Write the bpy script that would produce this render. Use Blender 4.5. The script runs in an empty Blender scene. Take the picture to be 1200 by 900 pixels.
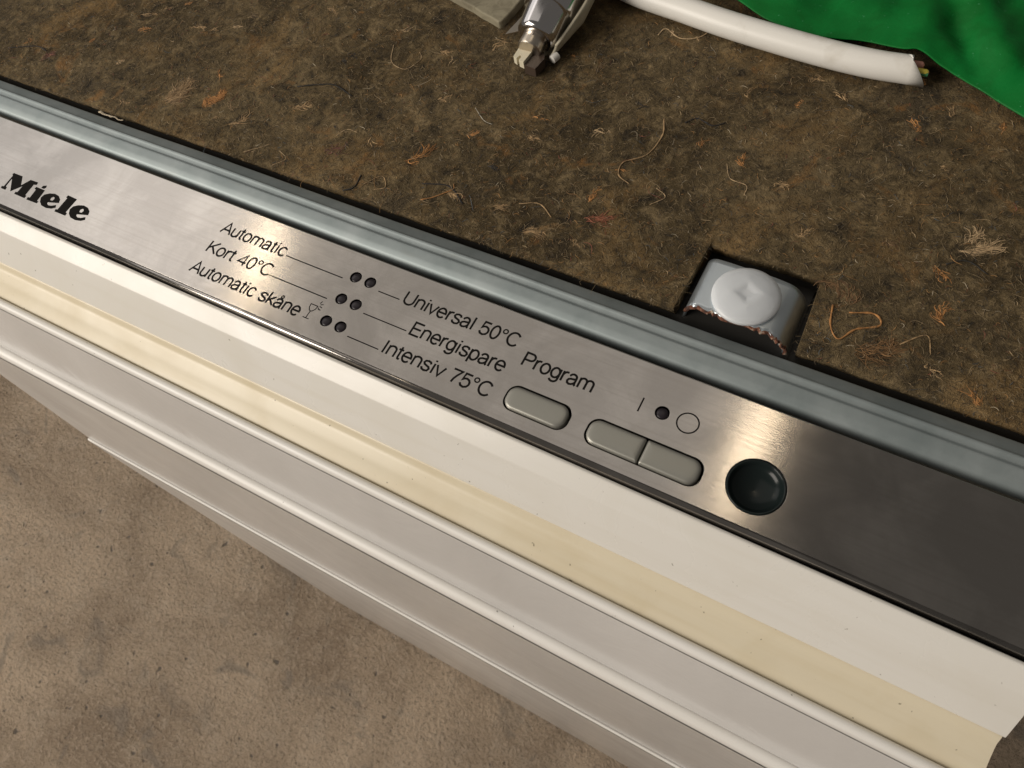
import bpy, bmesh, math, random
import numpy as np
from mathutils import Vector, Matrix, noise

random.seed(7); rng = np.random.default_rng(7)
S = bpy.context.scene
C = S.collection
R = math.radians
MM = 0.001

# ------------------------------------------------------------------ camera
CAM_H = 0.245
cam = bpy.data.cameras.new('camera'); cam.sensor_width = 36.0; cam.lens = 27.0
cam.clip_start = 0.01; cam.clip_end = 50.0
cam.dof.use_dof = True; cam.dof.focus_distance = 0.315; cam.dof.aperture_fstop = 36.0
cam_o = bpy.data.objects.new('camera', cam); C.objects.link(cam_o)
right = Vector((0.8729, 0.4675, -0.1400)); down = Vector((0.3619, -0.8125, -0.4570)); fwd = Vector((-0.3273, 0.3482, -0.8784))
rot = Matrix((right, -down, -fwd)).transposed().to_4x4()
cam_o.matrix_world = Matrix.Translation((0, 0, CAM_H)) @ rot
S.camera = cam_o

# ------------------------------------------------------------------ world, lamps, exposure
w = bpy.data.worlds.new('World'); S.world = w; w.use_nodes = True
bg = w.node_tree.nodes['Background']; bg.inputs[0].default_value = (1.0, 0.93, 0.84, 1); bg.inputs[1].default_value = 0.105

def lamp(name, loc, target, size, power, col, shape='DISK', sy=None):
    l = bpy.data.lights.new(name, 'AREA'); l.shape = shape; l.size = size
    if sy: l.size_y = sy
    l.energy = power; l.color = col
    o = bpy.data.objects.new(name, l); C.objects.link(o); o.location = loc
    o.rotation_euler = (Vector(target) - Vector(loc)).to_track_quat('-Z', 'Y').to_euler()
    return o
lamp('ceiling_lamp', (-1.63, 0.79, 1.60), (-0.2, 0.1, 0), 0.07, 0.42, (1.0, 0.82, 0.56))
lamp('ceiling_lamp', (-0.05, 0.83, 1.60), (-0.1, 0.1, 0), 0.08, 0.42, (1.0, 0.82, 0.58))
lamp('left_reflection_fill', (-2.2, 0.55, 1.25), (-0.2, 0.1, 0), 1.5, 5.2, (1.0, 0.96, 0.92), 'RECTANGLE', 1.3)  # unseen area light, added so the panel's left end reflects something bright
lamp('front_fill_light', (-1.75, -1.55, 1.15), (-0.3, 0.0, -0.3), 1.6, 60, (1.0, 0.92, 0.82), 'RECTANGLE', 1.4)  # added soft fill, stands in for light off the walls in front

lamp('ceiling_bounce', (-1.45, 0.9, 1.9), (-1.45, 0.9, 0), 2.8, 6.6, (1.0, 0.93, 0.85), 'RECTANGLE', 1.7)

S.view_settings.view_transform = 'Standard'; S.view_settings.look = 'None'
S.view_settings.exposure = 0.12; S.view_settings.gamma = 1.0
S.render.engine = 'CYCLES'

# ------------------------------------------------------------------ material helpers
def mat(name, col, rough=0.5, metal=0.0, **kw):
    m = bpy.data.materials.new(name); m.use_nodes = True
    b = m.node_tree.nodes['Principled BSDF']
    b.inputs['Base Color'].default_value = (*col, 1); b.inputs['Roughness'].default_value = rough
    b.inputs['Metallic'].default_value = metal
    for k, v in kw.items(): b.inputs[k.replace('_', ' ')].default_value = v
    return m
class G:
    """small node helper"""
    def __init__(s, m): s.t = m.node_tree; s.n = s.t.nodes; s.b = s.n['Principled BSDF']
    def link(s, a, b): s.t.links.new(a, b)
    def coord(s, scale=(1, 1, 1), kind='Object'):
        c = s.n.new('ShaderNodeTexCoord'); mp = s.n.new('ShaderNodeMapping'); mp.inputs['Scale'].default_value = scale
        s.link(c.outputs[kind], mp.inputs[0]); return mp.outputs[0]
    def noise(s, vec, scale, detail=4, rough=0.55, dist=0.0):
        n = s.n.new('ShaderNodeTexNoise'); n.inputs['Scale'].default_value = scale; n.inputs['Detail'].default_value = detail
        n.inputs['Roughness'].default_value = rough; n.inputs['Distortion'].default_value = dist
        s.link(vec, n.inputs['Vector']); return n.outputs['Fac']
    def voro(s, vec, scale, feature='F1'):
        n = s.n.new('ShaderNodeTexVoronoi'); n.feature = feature; n.inputs['Scale'].default_value = scale
        s.link(vec, n.inputs['Vector']); return n.outputs['Distance']
    def ramp(s, fac, stops):
        r = s.n.new('ShaderNodeValToRGB'); e = r.color_ramp.elements
        while len(e) > 1: e.remove(e[-1])
        for i, (p, c) in enumerate(stops):
            if not isinstance(c, (tuple, list)): c = (c, c, c)
            x = e[0] if i == 0 else e.new(p)
            x.position = p; x.color = (*c, 1)
        s.link(fac, r.inputs[0]); return r.outputs[0]
    def mix(s, a, b, fac, mode='MIX'):
        m = s.n.new('ShaderNodeMix'); m.data_type = 'RGBA'; m.blend_type = mode
        for v, i in ((fac, 0), (a, 6), (b, 7)):
            if hasattr(v, 'is_output'): s.link(v, m.inputs[i])
            elif i == 0: m.inputs[0].default_value = v
            else: m.inputs[i].default_value = (*v, 1)
        return m.outputs[2]
    def math(s, op, a, b=0.0):
        m = s.n.new('ShaderNodeMath'); m.operation = op
        for i, v in enumerate((a, b)):
            if hasattr(v, 'is_output'): s.link(v, m.inputs[i])
            else: m.inputs[i].default_value = v
        return m.outputs[0]
    def bump(s, h, strength=0.3, dist=0.001):
        b = s.n.new('ShaderNodeBump'); b.inputs['Strength'].default_value = strength; b.inputs['Distance'].default_value = dist
        s.link(h, b.inputs['Height']); s.link(b.outputs[0], s.b.inputs['Normal'])
    def color(s, c): s.link(c, s.b.inputs['Base Color'])
    def rough(s, r): s.link(r, s.b.inputs['Roughness'])

# brushed stainless steel, brushed along X
def make_steel():
    m = mat('brushed_steel', (0.46, 0.425, 0.39), 0.3, 1.0, Anisotropic=0.85)
    g = G(m)
    streak = g.noise(g.coord((6, 900, 30)), 1.0, 3)
    smudge = g.noise(g.coord(), 34, 5, 0.6, 0.6)
    smudge2 = g.noise(g.coord(), 130, 4, 0.6, 0.4)
    base = g.mix((0.40, 0.375, 0.35), (0.51, 0.48, 0.45), g.ramp(smudge, [(0.42, 0.0), (0.66, 1.0)]))
    base = g.mix(base, (0.40, 0.37, 0.335), g.math('MULTIPLY', g.ramp(smudge2, [(0.55, 0.0), (0.72, 1.0)]), 0.35))
    base = g.mix(base, (0.36, 0.33, 0.30), g.math('MULTIPLY', g.ramp(streak, [(0.45, 0.0), (0.75, 1.0)]), 0.35))
    g.color(base)
    g.rough(g.math('ADD', g.math('MULTIPLY', smudge, 0.12), g.math('ADD', g.math('MULTIPLY', streak, 0.05), 0.11)))
    t = g.n.new('ShaderNodeCombineXYZ'); t.inputs[1].default_value = 1.0
    g.link(t.outputs[0], g.b.inputs['Tangent'])
    g.bump(streak, 0.10, 0.0002)
    return m
def make_galv():
    m = mat('galvanised_steel', (0.42, 0.47, 0.49), 0.5, 0.55)
    g = G(m); n = g.noise(g.coord(), 45, 5, 0.6, 0.4); n2 = g.noise(g.coord((60, 300, 300)), 1.0, 3)
    c = g.mix((0.245, 0.285, 0.29), (0.33, 0.37, 0.375), g.ramp(n, [(0.35, 0.0), (0.68, 1.0)]))
    g.color(g.mix(c, (0.26, 0.28, 0.27), g.math('MULTIPLY', g.ramp(n2, [(0.6, 0.0), (0.8, 1.0)]), 0.5)))
    g.rough(g.math('ADD', g.math('MULTIPLY', n, 0.16), 0.44))
    return m
def make_plastic(name, col, dirt, rough=0.28, k=0.25):
    m = mat(name, col, rough, 0.0)
    g = G(m); n = g.noise(g.coord(), 22, 5, 0.6, 0.5); sp = g.noise(g.coord(), 420, 2)
    sm = g.noise(g.coord((8, 160, 160)), 1.0, 3)
    c = g.mix(col, dirt, g.math('MULTIPLY', g.ramp(n, [(0.45, 0.0), (0.75, 1.0)]), k))
    c = g.mix(c, dirt, g.math('MULTIPLY', g.ramp(sm, [(0.5, 0.0), (0.8, 1.0)]), k))
    c = g.mix(c, tuple(x * 0.35 for x in dirt), g.ramp(sp, [(0.735, 0.0), (0.775, 0.8)]))
    g.color(c); g.rough(g.math('ADD', g.math('MULTIPLY', n, 0.2), rough - 0.1))
    return m
M_steel = make_steel(); M_galv = make_galv()
M_white = make_plastic('white_plastic', (0.76, 0.735, 0.685), (0.60, 0.55, 0.44))
M_cream = make_plastic('yellowed_plastic', (0.72, 0.645, 0.49), (0.58, 0.48, 0.30), 0.34, 0.55)
M_bead = make_plastic('white_bead', (0.82, 0.80, 0.765), (0.68, 0.64, 0.56), 0.4)
def make_enamel():
    m = mat('white_enamel', (0.60, 0.58, 0.56), 0.3, 0.0, IOR=1.45)
    g = G(m); n = g.noise(g.coord(), 26, 5, 0.6, 0.6); n2 = g.noise(g.coord((1, 1, .3)), 9, 4)
    g.color(g.mix((0.68, 0.665, 0.65), (0.58, 0.565, 0.55), g.ramp(n2, [(0.4, 0.0), (0.7, 1.0)])))
    g.rough(g.math('ADD', g.math('MULTIPLY', n, 0.12), 0.13))
    g.bump(n, 0.12, 0.004)
    return m
M_enamel = make_enamel()
M_black = mat('black_seal', (0.03, 0.027, 0.024), 0.6)
M_print = mat('black_print', (0.010, 0.009, 0.008), 0.8, 0.0, Specular_IOR_Level=0.1)
M_led = mat('dark_indicator_lens', (0.022, 0.018, 0.022), 0.3, 0.0, Specular_IOR_Level=0.3)
M_glass = mat('black_sensor_glass', (0.010, 0.015, 0.015), 0.2, 0.0, Specular_IOR_Level=0.22)
def make_button():
    m = mat('silver_button_plastic', (0.34, 0.335, 0.30), 0.42, 0.55)
    g = G(m); n = g.noise(g.coord(), 1500, 2); g.bump(n, 0.08, 0.0001)
    return m
M_button = make_button()
M_dark = mat('cavity_shade_steel', (0.03, 0.028, 0.025), 0.7)  # near-black colour carries the shade of the gap and notch
M_tub = mat('painted_side_steel', (0.35, 0.34, 0.32), 0.5)

# ------------------------------------------------------------------ mesh helpers (coordinates in mm)
class MB:
    def __init__(s): s.v = []; s.f = []
    def add(s, v, f):
        o = len(s.v); s.v += [tuple(p) for p in v]; s.f += [tuple(i + o for i in q) for q in f]
    def build(s, name, m, parent=None, smooth=False, label=None, bevel=None):
        me = bpy.data.meshes.new(name); me.from_pydata([(x * MM, y * MM, z * MM) for x, y, z in s.v], [], s.f); me.update()
        if m: me.materials.append(m)
        bm = bmesh.new(); bm.from_mesh(me); bmesh.ops.recalc_face_normals(bm, faces=bm.faces); bm.to_mesh(me); bm.free()
        if smooth: me.polygons.foreach_set('use_smooth', [True] * len(me.polygons))
        o = bpy.data.objects.new(name, me); C.objects.link(o)
        if parent: o.parent = parent
        if label: o['label'] = label
        return o
def tag(o, label, cat, group=None):
    o['label'] = label; o['category'] = cat
    if group: o['group'] = group
    return o
def empty(name, loc=(0, 0, 0)):
    o = bpy.data.objects.new(name, None); C.objects.link(o); o.location = [c * MM for c in loc]; o.empty_display_size = 0.02
    return o
def part_at(o, root):            # root empties are unrotated: keep world coordinates in mesh, offset the child
    o.location = o.location - root.location
    return o
def rounded(pts, r, n=4):
    """round the inner corners of an open polyline"""
    out = [pts[0]]
    for a, b, c in zip(pts, pts[1:], pts[2:]):
        a, b, c = Vector(a), Vector(b), Vector(c); d1 = (a - b); d2 = (c - b)
        k = min(r, d1.length * 0.45, d2.length * 0.45); p = b + d1.normalized() * k; q = b + d2.normalized() * k
        for i in range(n + 1):
            t = i / n; out.append(tuple(p * (1 - t) ** 2 + b * 2 * t * (1 - t) + q * t * t))
    out.append(pts[-1]); return out
def sweep(mb, prof, x0, x1, nx=1, close=True, wob=0.0):
    """sweep a (y,z) profile along x; closed profile gets end caps"""
    n = len(prof); vs = []; fs = []
    for i in range(nx + 1):
        x = x0 + (x1 - x0) * i / nx
        dy = wob * noise.noise((x * 0.013, 3.1, 0)); dz = wob * noise.noise((x * 0.017, 9.1, 0))
        vs += [(x, y + dy, z + dz) for y, z in prof]
    for i in range(nx):
        for j in range(n if close else n - 1):
            a = i * n + j; b = i * n + (j + 1) % n
            fs.append((a, b, b + n, a + n))
    if close: fs.append(tuple(range(n))); fs.append(tuple(range(nx * n, nx * n + n)))
    mb.add(vs, fs)
def box(mb, x0, x1, y0, y1, z0, z1):
    sweep(mb, [(y0, z0), (y1, z0), (y1, z1), (y0, z1)], x0, x1)
def tube(mb, path, rad, n=12, cap=True, squash=1.0):
    P = [Vector(p) for p in path]; k = len(P); vs = []; fs = []
    up = Vector((0, 0, 1))
    for i, p in enumerate(P):
        t = (P[min(i + 1, k - 1)] - P[max(i - 1, 0)]).normalized()
        s = t.cross(up); s = s.normalized() if s.length > 1e-4 else Vector((1, 0, 0)); u = s.cross(t)
        r = rad[i] if isinstance(rad, (list, tuple)) else rad
        for j in range(n):
            a = 2 * math.pi * j / n; vs.append(p + s * r * math.cos(a) + u * r * squash * math.sin(a))
    for i in range(k - 1):
        for j in range(n):
            a = i * n + j; b = i * n + (j + 1) % n; fs.append((a, b, b + n, a + n))
    if cap: fs.append(tuple(range(n))); fs.append(tuple(range((k - 1) * n, k * n)))
    mb.add(vs, fs)
def spline(pts, n=8):
    """Catmull-Rom through points"""
    P = [Vector(p) for p in pts]; P = [P[0] * 2 - P[1]] + P + [P[-1] * 2 - P[-2]]; out = []
    for i in range(1, len(P) - 2):
        for k in range(n):
            t = k / n; a, b, c, d = P[i - 1:i + 3]
            out.append(0.5 * (2 * b + (c - a) * t + (2 * a - 5 * b + 4 * c - d) * t * t + (3 * b - a - 3 * c + d) * t ** 3))
    out.append(P[-2]); return out
def plate(name, m, loops, z, depth, parent=None, bev=0.0, label=None):
    """filled 2D outline with holes, extruded down from z by depth (mm)"""
    cu = bpy.data.curves.new(name, 'CURVE'); cu.dimensions = '2D'; cu.fill_mode = 'BOTH'
    cu.extrude = depth / 2 * MM - bev * MM; cu.bevel_depth = bev * MM; cu.bevel_resolution = 1; cu.offset = -bev * MM
    for lp in loops:
        sp = cu.splines.new('POLY'); sp.points.add(len(lp) - 1); sp.use_cyclic_u = True
        for p, (x, y) in zip(sp.points, lp): p.co = (x * MM, y * MM, 0, 1)
    t = bpy.data.objects.new('tmp', cu); C.objects.link(t)
    dg = bpy.context.evaluated_depsgraph_get(); me = bpy.data.meshes.new_from_object(t.evaluated_get(dg))
    bpy.data.objects.remove(t); bpy.data.curves.remove(cu)
    me.name = name; me.transform(Matrix.Translation((0, 0, (z - depth / 2) * MM)))
    me.materials.clear(); me.materials.append(m)
    me.polygons.foreach_set('use_smooth', [False] * len(me.polygons))
    o = bpy.data.objects.new(name, me); C.objects.link(o)
    if parent: o.parent = parent
    if label: o['label'] = label
    return o
def circle(cx, cy, r, n=32): return [(cx + r * math.cos(2 * math.pi * i / n), cy + r * math.sin(2 * math.pi * i / n)) for i in range(n)]
def stadium(x0, x1, yc, h, n=10, left=True, right=True, sq=0.8):
    r = h / 2; out = []
    def arc(cx, cy, rr, a0):
        return [(cx + rr * math.cos(R(a0 + 90 * i / n)), cy + rr * math.sin(R(a0 + 90 * i / n))) for i in range(n + 1)]
    rr = r * sq if right else 0.5; rl = r * sq if left else 0.5
    out += arc(x1 - rr, yc - r + rr, rr, 270) + arc(x1 - rr, yc + r - rr, rr, 0)
    out += arc(x0 + rl, yc + r - rl, rl, 90) + arc(x0 + rl, yc - r + rl, rl, 180)
    return out

# ------------------------------------------------------------------ floor
FLOOR = -890.0
def make_concrete():
    m = mat('rough_concrete', (0.25, 0.2, 0.15), 0.9)
    g = G(m); v = g.coord()
    n1 = g.noise(v, 4.5, 9, 0.66, 0.6); n2 = g.noise(v, 30, 8, 0.75, 0.2); n3 = g.noise(v, 190, 6, 0.8); n4 = g.noise(v, 150, 5, 0.75, 0.0); pit = g.noise(v, 75, 2, 0.45, 0.0); st = g.noise(v, 13, 4, 0.55, 1.0)
    c = g.mix((0.42, 0.315, 0.22), (0.70, 0.545, 0.395), g.ramp(n1, [(0.36, 0.0), (0.61, 1.0)]))
    c = g.mix(c, (0.72, 0.60, 0.47), g.math('MULTIPLY', g.ramp(n2, [(0.5, 0.0), (0.7, 1.0)]), 0.55))
    c = g.mix(c, (0.17, 0.127, 0.09), g.math('MULTIPLY', g.ramp(n3, [(0.52, 0.0), (0.63, 1.0)]), 0.62))
    c = g.mix(c, (0.75, 0.60, 0.46), g.math('MULTIPLY', g.ramp(n4, [(0.53, 0.0), (0.64, 1.0)]), 0.6))
    c = g.mix(c, (0.11, 0.10, 0.092), g.math('MULTIPLY', g.ramp(pit, [(0.69, 0.0), (0.74, 1.0)]), 0.75))
    c = g.mix(c, (0.33, 0.275, 0.22), g.math('MULTIPLY', g.ramp(st, [(0.59, 0.0), (0.68, 1.0)]), 0.65))
    g.color(c)
    h = g.math('ADD', g.math('MULTIPLY', n3, 0.5), g.math('SUBTRACT', n2, g.math('MULTIPLY', g.ramp(pit, [(0.66, 0.0), (0.75, 1.0)]), 0.8)))
    g.bump(g.math('ADD', h, g.math('MULTIPLY', n4, 2.0)), 1.0, 0.008)
    return m
M_conc = make_concrete()
def grid(xs, ys, zf):
    nx, ny = len(xs), len(ys)
    vs = [(x, y, zf(x, y)) for x in xs for y in ys]
    fs = [(i * ny + j, (i + 1) * ny + j, (i + 1) * ny + j + 1, i * ny + j + 1) for i in range(nx - 1) for j in range(ny - 1)]
    return vs, fs
mb = MB()
def fz(x, y):
    return FLOOR - 3 + 5 * noise.fractal((x * 0.006, y * 0.006, 0), 1.0, 2.0, 3) + 2.6 * noise.fractal((x * 0.045, y * 0.045, 4), 0.9, 2.0, 3)
vs, fs = grid(np.concatenate([np.linspace(-4000, -1400, 14), np.arange(-1390, 900, 7), np.linspace(910, 3000, 12)]),
              np.concatenate([np.linspace(-3500, -720, 14), np.arange(-715, 500, 7), np.linspace(510, 3500, 14)]), fz)
mb.add(vs, fs); o = mb.build('floor', M_conc, smooth=True); o['kind'] = 'structure'
o['label'] = 'rough brown-grey concrete floor below the appliance'

# ------------------------------------------------------------------ dishwasher
X0, X1 = -485.0, 90.5
dw = empty('dishwasher', (-197, 200, FLOOR)); tag(dw, 'built-in dishwasher with brushed steel control panel on its white door edge', 'dishwasher')
def D(o): o.parent = dw; o.location = -dw.location; return o

# body below the felt: side walls, back, top deck
mb = MB(); box(mb, X0 - 15, X1 + 4, 129, 690, -16, -8); D(mb.build('top_plate', M_dark))
mb = MB(); box(mb, X0 - 15, X0 - 13, 129.5, 690, FLOOR + 4, -16.5); D(mb.build('side_panel', M_tub))
mb = MB(); box(mb, X1 + 2, X1 + 4, 129.5, 690, FLOOR + 4, -16.5); D(mb.build('side_panel', M_tub))
mb = MB(); box(mb, X0 - 12.5, X1 + 1.5, 686, 689.5, FLOOR + 4, -16.5); D(mb.build('back_panel', M_tub))

# galvanised front rail, folded profile
prof = [(146.4, -8.0), (146.4, -2.4), (146.0, -2.0), (141.0, -0.25), (140.3, 0.45), (139.6, 0.5), (138.8, 0.05), (137.6, -0.35), (136.9, -0.1),
        (136.3, 0.25), (135.6, 0.2), (132.5, -0.75), (130.2, -1.9), (129.2, -3.0), (128.6, -4.6), (128.4, -8.0)]
prof = rounded(prof, 0.5, 2)
mb = MB(); sweep(mb, prof, X0 - 15, X1 + 4, 90, wob=0.35); rail = mb.build('front_rail', M_galv, smooth=True, label='folded galvanised steel rail behind the control panel'); D(rail)

# control panel --------------------------------------------------------------
PX0, PX1, PYF, PYB = X0 + 1, X1 - 0.8, 82.2, 125.0
leds = [(-172.9, 114.1), (-165.8, 114.2), (-172.7, 102.9), (-165.5, 102.9), (-172.6, 91.7), (-165.5, 91.7)]
holes = [circle(x, y, 2.5, 24) for x, y in leds] + [circle(-37.9, 108.6, 2.55, 24), circle(-0.4, 96.7, 9.7, 48)]
wells = [stadium(-91.4, -65.9, 92.5, 10.4), stadium(-59.2, -17.2, 92.6, 10.6)]
outer = [(PX0, PYF), (PX1, PYF), (PX1, PYB), (PX0, PYB)]
panel = plate('control_panel', M_steel, [outer] + holes + wells, 0.0, 1.2, bev=0.12, label='brushed stainless steel control panel with black printed words'); D(panel)
def Pn(o): o.parent = panel; return o
mb = MB(); sweep(mb, rounded([(82.35, -0.02), (80.6, -0.25), (80.0, -2.2), (79.9, -9.0), (81.2, -9.0), (81.2, -1.0), (82.35, -0.9)], 1.0, 4), PX0, PX1)
Pn(mb.build('folded_edge', M_steel, smooth=True))
mb = MB(); sweep(mb, [(124.8, -0.05), (125.4, -0.35), (125.6, -1.0), (125.6, -9.0), (124.6, -9.0), (124.6, -0.9)], PX0, PX1)
Pn(mb.build('folded_edge', M_steel))
mb = MB(); box(mb, PX0 + 2, PX1 - 2, 83, 124, -8.5, -7.0); Pn(mb.build('backing_plate', M_black))
def dome(mb, cx, cy, r, z, h, n=24, rings=6):
    vs = []; fs = []
    for k in range(rings + 1):
        a = k / rings; rr = r * math.cos(a * math.pi / 2 * 0.98); zz = z + h * math.sin(a * math.pi / 2)
        vs += [(cx + rr * math.cos(2 * math.pi * i / n), cy + rr * math.sin(2 * math.pi * i / n), zz) for i in range(n)]
    for k in range(rings):
        for i in range(n): fs.append((k * n + i, k * n + (i + 1) % n, (k + 1) * n + (i + 1) % n, (k + 1) * n + i))
    fs.append(tuple(range(rings * n, rings * n + n)))
    vs += [(cx + r * math.cos(2 * math.pi * i / n), cy + r * math.sin(2 * math.pi * i / n), z - 5) for i in range(n)]
    o = (rings + 1) * n
    for i in range(n): fs.append((o + i, o + (i + 1) % n, (i + 1) % n, i))
    mb.add(vs, fs)
for x, y in leds + [(-37.9, 108.6)]:
    mb = MB(); dome(mb, x, y, 2.2, -0.75, 0.85); Pn(mb.build('indicator_light', M_led, smooth=True))
# sensor window: shallow black dish with a rim
mb = MB(); n = 48; pr = [(9.55, -6), (9.55, -0.1), (9.1, 0.12), (8.7, -0.15), (8.2, -1.4), (6.8, -2.6), (4.5, -3.3), (2.0, -3.6), (0.05, -3.7)]
vs = [(-0.4 + r * math.cos(2 * math.pi * i / n), 96.7 + r * math.sin(2 * math.pi * i / n), z) for r, z in pr for i in range(n)]
fs = [(k * n + i, k * n + (i + 1) % n, (k + 1) * n + (i + 1) % n, (k + 1) * n + i) for k in range(len(pr) - 1) for i in range(n)]
mb.add(vs, fs); Pn(mb.build('sensor_window', M_glass, smooth=True, label='round black dished glass window'))
# push buttons: pillow-topped pills
def button(x0, x1, yc, h, left, right, tilt=0.0):
    mb = MB(); ring = stadium(x0, x1, yc, h, 8, left, right)
    cx, cy = (x0 + x1) / 2, yc
    levels = [(0.0, -6.0), (0.0, 0.75), (0.18, 1.15), (0.5, 1.42), (1.0, 1.58), (2.0, 1.68), (3.4, 1.72)]
    vs = []; fs = []; k = len(ring)
    for ins, z in levels:
        for x, y in ring:
            hx = (x1 - x0) / 2; hy = h / 2
            sx = (hx - ins) / hx; sy = max(0.02, (hy - ins) / hy)
            yy = cy + (y - cy) * sy; vs.append((cx + (x - cx) * sx, yy, z + tilt * (yy - cy)))
    for l in range(len(levels) - 1):
        for i in range(k): fs.append((l * k + i, l * k + (i + 1) % k, (l + 1) * k + (i + 1) % k, (l + 1) * k + i))
    fs.append(tuple(range((len(levels) - 1) * k, len(levels) * k)))
    mb.add(vs, fs); return mb.build('push_button', M_button, smooth=True)
Pn(button(-90.6, -66.7, 92.3, 9.0, True, True)); Pn(button(-58.4, -38.5, 92.4, 9.2, True, False)); Pn(button(-37.9, -18.0, 92.4, 9.2, False, True))

# printed words: single-line strokes swept into a thin raised print
def arc(cx, cy, rx, ry, a0, a1, n=10): return [(cx + rx * math.cos(R(a0 + (a1 - a0) * i / n)), cy + ry * math.sin(R(a0 + (a1 - a0) * i / n))) for i in range(n + 1)]
XH = 0.53; CH = 0.72      # x-height and cap height in em
bowl = arc(0.275, XH / 2, 0.215, XH / 2 + .005, 0, 360, 18)
def a_(): return [[(0.07, 0.40)] + arc(0.255, 0.36, 0.175, 0.175, 160, 0, 8) + [(0.43, 0.09), (0.45, 0.03), (0.50, 0.01)], [(0.43, 0.33), (0.33, 0.295), (0.18, 0.275), (0.085, 0.225), (0.05, 0.14), (0.085, 0.04), (0.19, -0.005), (0.31, 0.03), (0.40, 0.11), (0.43, 0.19)]]
GL = {
 'A': (0.66, [[(0.02, 0), (0.33, CH), (0.64, 0)], [(0.125, 0.235), (0.535, 0.235)]]),
 'K': (0.66, [[(0.09, 0), (0.09, CH)], [(0.60, CH), (0.09, 0.25)], [(0.26, 0.41), (0.64, 0)]]),
 'U': (0.72, [[(0.09, CH), (0.09, 0.24)] + arc(0.36, 0.25, 0.27, 0.255, 180, 360, 12) + [(0.63, CH)]]),
 'E': (0.64, [[(0.59, CH - .01), (0.09, CH - .01), (0.09, 0.01), (0.60, 0.01)], [(0.09, 0.375), (0.55, 0.375)]]),
 'I': (0.27, [[(0.135, 0), (0.135, CH)]]),
 'P': (0.64, [[(0.09, 0), (0.09, CH - .01), (0.36, CH - .01)] + arc(0.39, 0.525, 0.19, 0.185, 90, -90, 10) + [(0.09, 0.34)]]),
 'C': (0.72, [arc(0.37, CH / 2, 0.305, CH / 2, 38, 322, 20)]),
 'u': (0.555, [[(0.08, XH), (0.08, 0.17)] + arc(0.255, 0.17, 0.175, 0.17, 180, 330, 8) + [(0.47, 0.16)], [(0.47, XH), (0.47, 0)]]),
 't': (0.29, [[(0.14, 0.68), (0.14, 0.09), (0.17, 0.02), (0.27, 0.01)], [(0.01, XH - .015), (0.265, XH - .015)]]),
 'o': (0.55, [bowl]),
 'm': (0.83, [[(0.08, 0), (0.08, XH)], [(0.08, 0.36)] + arc(0.245, 0.37, 0.165, 0.165, 165, 0, 8) + [(0.41, 0)], [(0.41, 0.36)] + arc(0.58, 0.37, 0.17, 0.165, 165, 0, 8) + [(0.75, 0)]]),
 'n': (0.555, [[(0.08, 0), (0.08, XH)], [(0.08, 0.35)] + arc(0.275, 0.36, 0.195, 0.175, 165, 0, 10) + [(0.47, 0)]]),
 'a': (0.54, a_()),
 'i': (0.225, [[(0.11, 0), (0.11, XH)], [(0.11, 0.635), (0.11, CH)]]),
 'l': (0.225, [[(0.11, 0), (0.11, CH)]]),
 'c': (0.50, [arc(0.27, XH / 2, 0.21, XH / 2 + .005, 35, 325, 16)]),
 'r': (0.335, [[(0.08, 0), (0.08, XH)], [(0.08, 0.32), (0.12, 0.44), (0.20, 0.51), (0.32, 0.52)]]),
 'k': (0.50, [[(0.08, 0), (0.08, CH)], [(0.45, XH), (0.08, 0.19)], [(0.20, 0.30), (0.48, 0)]]),
 's': (0.50, [[(0.435, 0.41), (0.38, 0.50), (0.25, 0.53), (0.12, 0.49), (0.075, 0.40), (0.13, 0.315), (0.25, 0.275), (0.38, 0.235), (0.44, 0.15), (0.39, 0.035), (0.25, -0.005), (0.11, 0.035), (0.05, 0.14)]]),
 'e': (0.555, [[(0.065, 0.275), (0.49, 0.275)] + arc(0.275, XH / 2, 0.215, XH / 2 + .005, 5, 320, 18)]),
 'v': (0.50, [[(0.02, XH), (0.25, 0), (0.48, XH)]]),
 'g': (0.555, [arc(0.265, 0.275, 0.205, 0.255, 0, 360, 16), [(0.475, XH), (0.475, 0.0)] + arc(0.275, -0.02, 0.2, 0.175, 0, -155, 8)]),
 'p': (0.555, [[(0.08, XH), (0.08, -0.2)], arc(0.29, XH / 2, 0.205, XH / 2 + .005, 0, 360, 16)]),
 '4': (0.555, [[(0.40, 0), (0.40, 0.70), (0.03, 0.185), (0.52, 0.185)]]),
 '0': (0.555, [arc(0.275, 0.35, 0.205, 0.36, 0, 360, 20)]),
 '5': (0.555, [[(0.47, 0.69), (0.13, 0.69), (0.085, 0.335), (0.16, 0.42), (0.28, 0.455), (0.41, 0.41), (0.48, 0.30), (0.485, 0.18), (0.42, 0.06), (0.28, -0.005), (0.13, 0.03), (0.05, 0.15)]]),
 '7': (0.555, [[(0.04, 0.69), (0.50, 0.69), (0.33, 0.42), (0.235, 0.20), (0.20, 0)]]),
 'deg': (0.36, [arc(0.18, 0.585, 0.115, 0.115, 0, 360, 14)]),
 ' ': (0.29, []),
}
GL['å'] = (0.54, a_() + [arc(0.26, 0.675, 0.075, 0.075, 0, 360, 10)]); GL['°'] = GL['deg']
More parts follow.
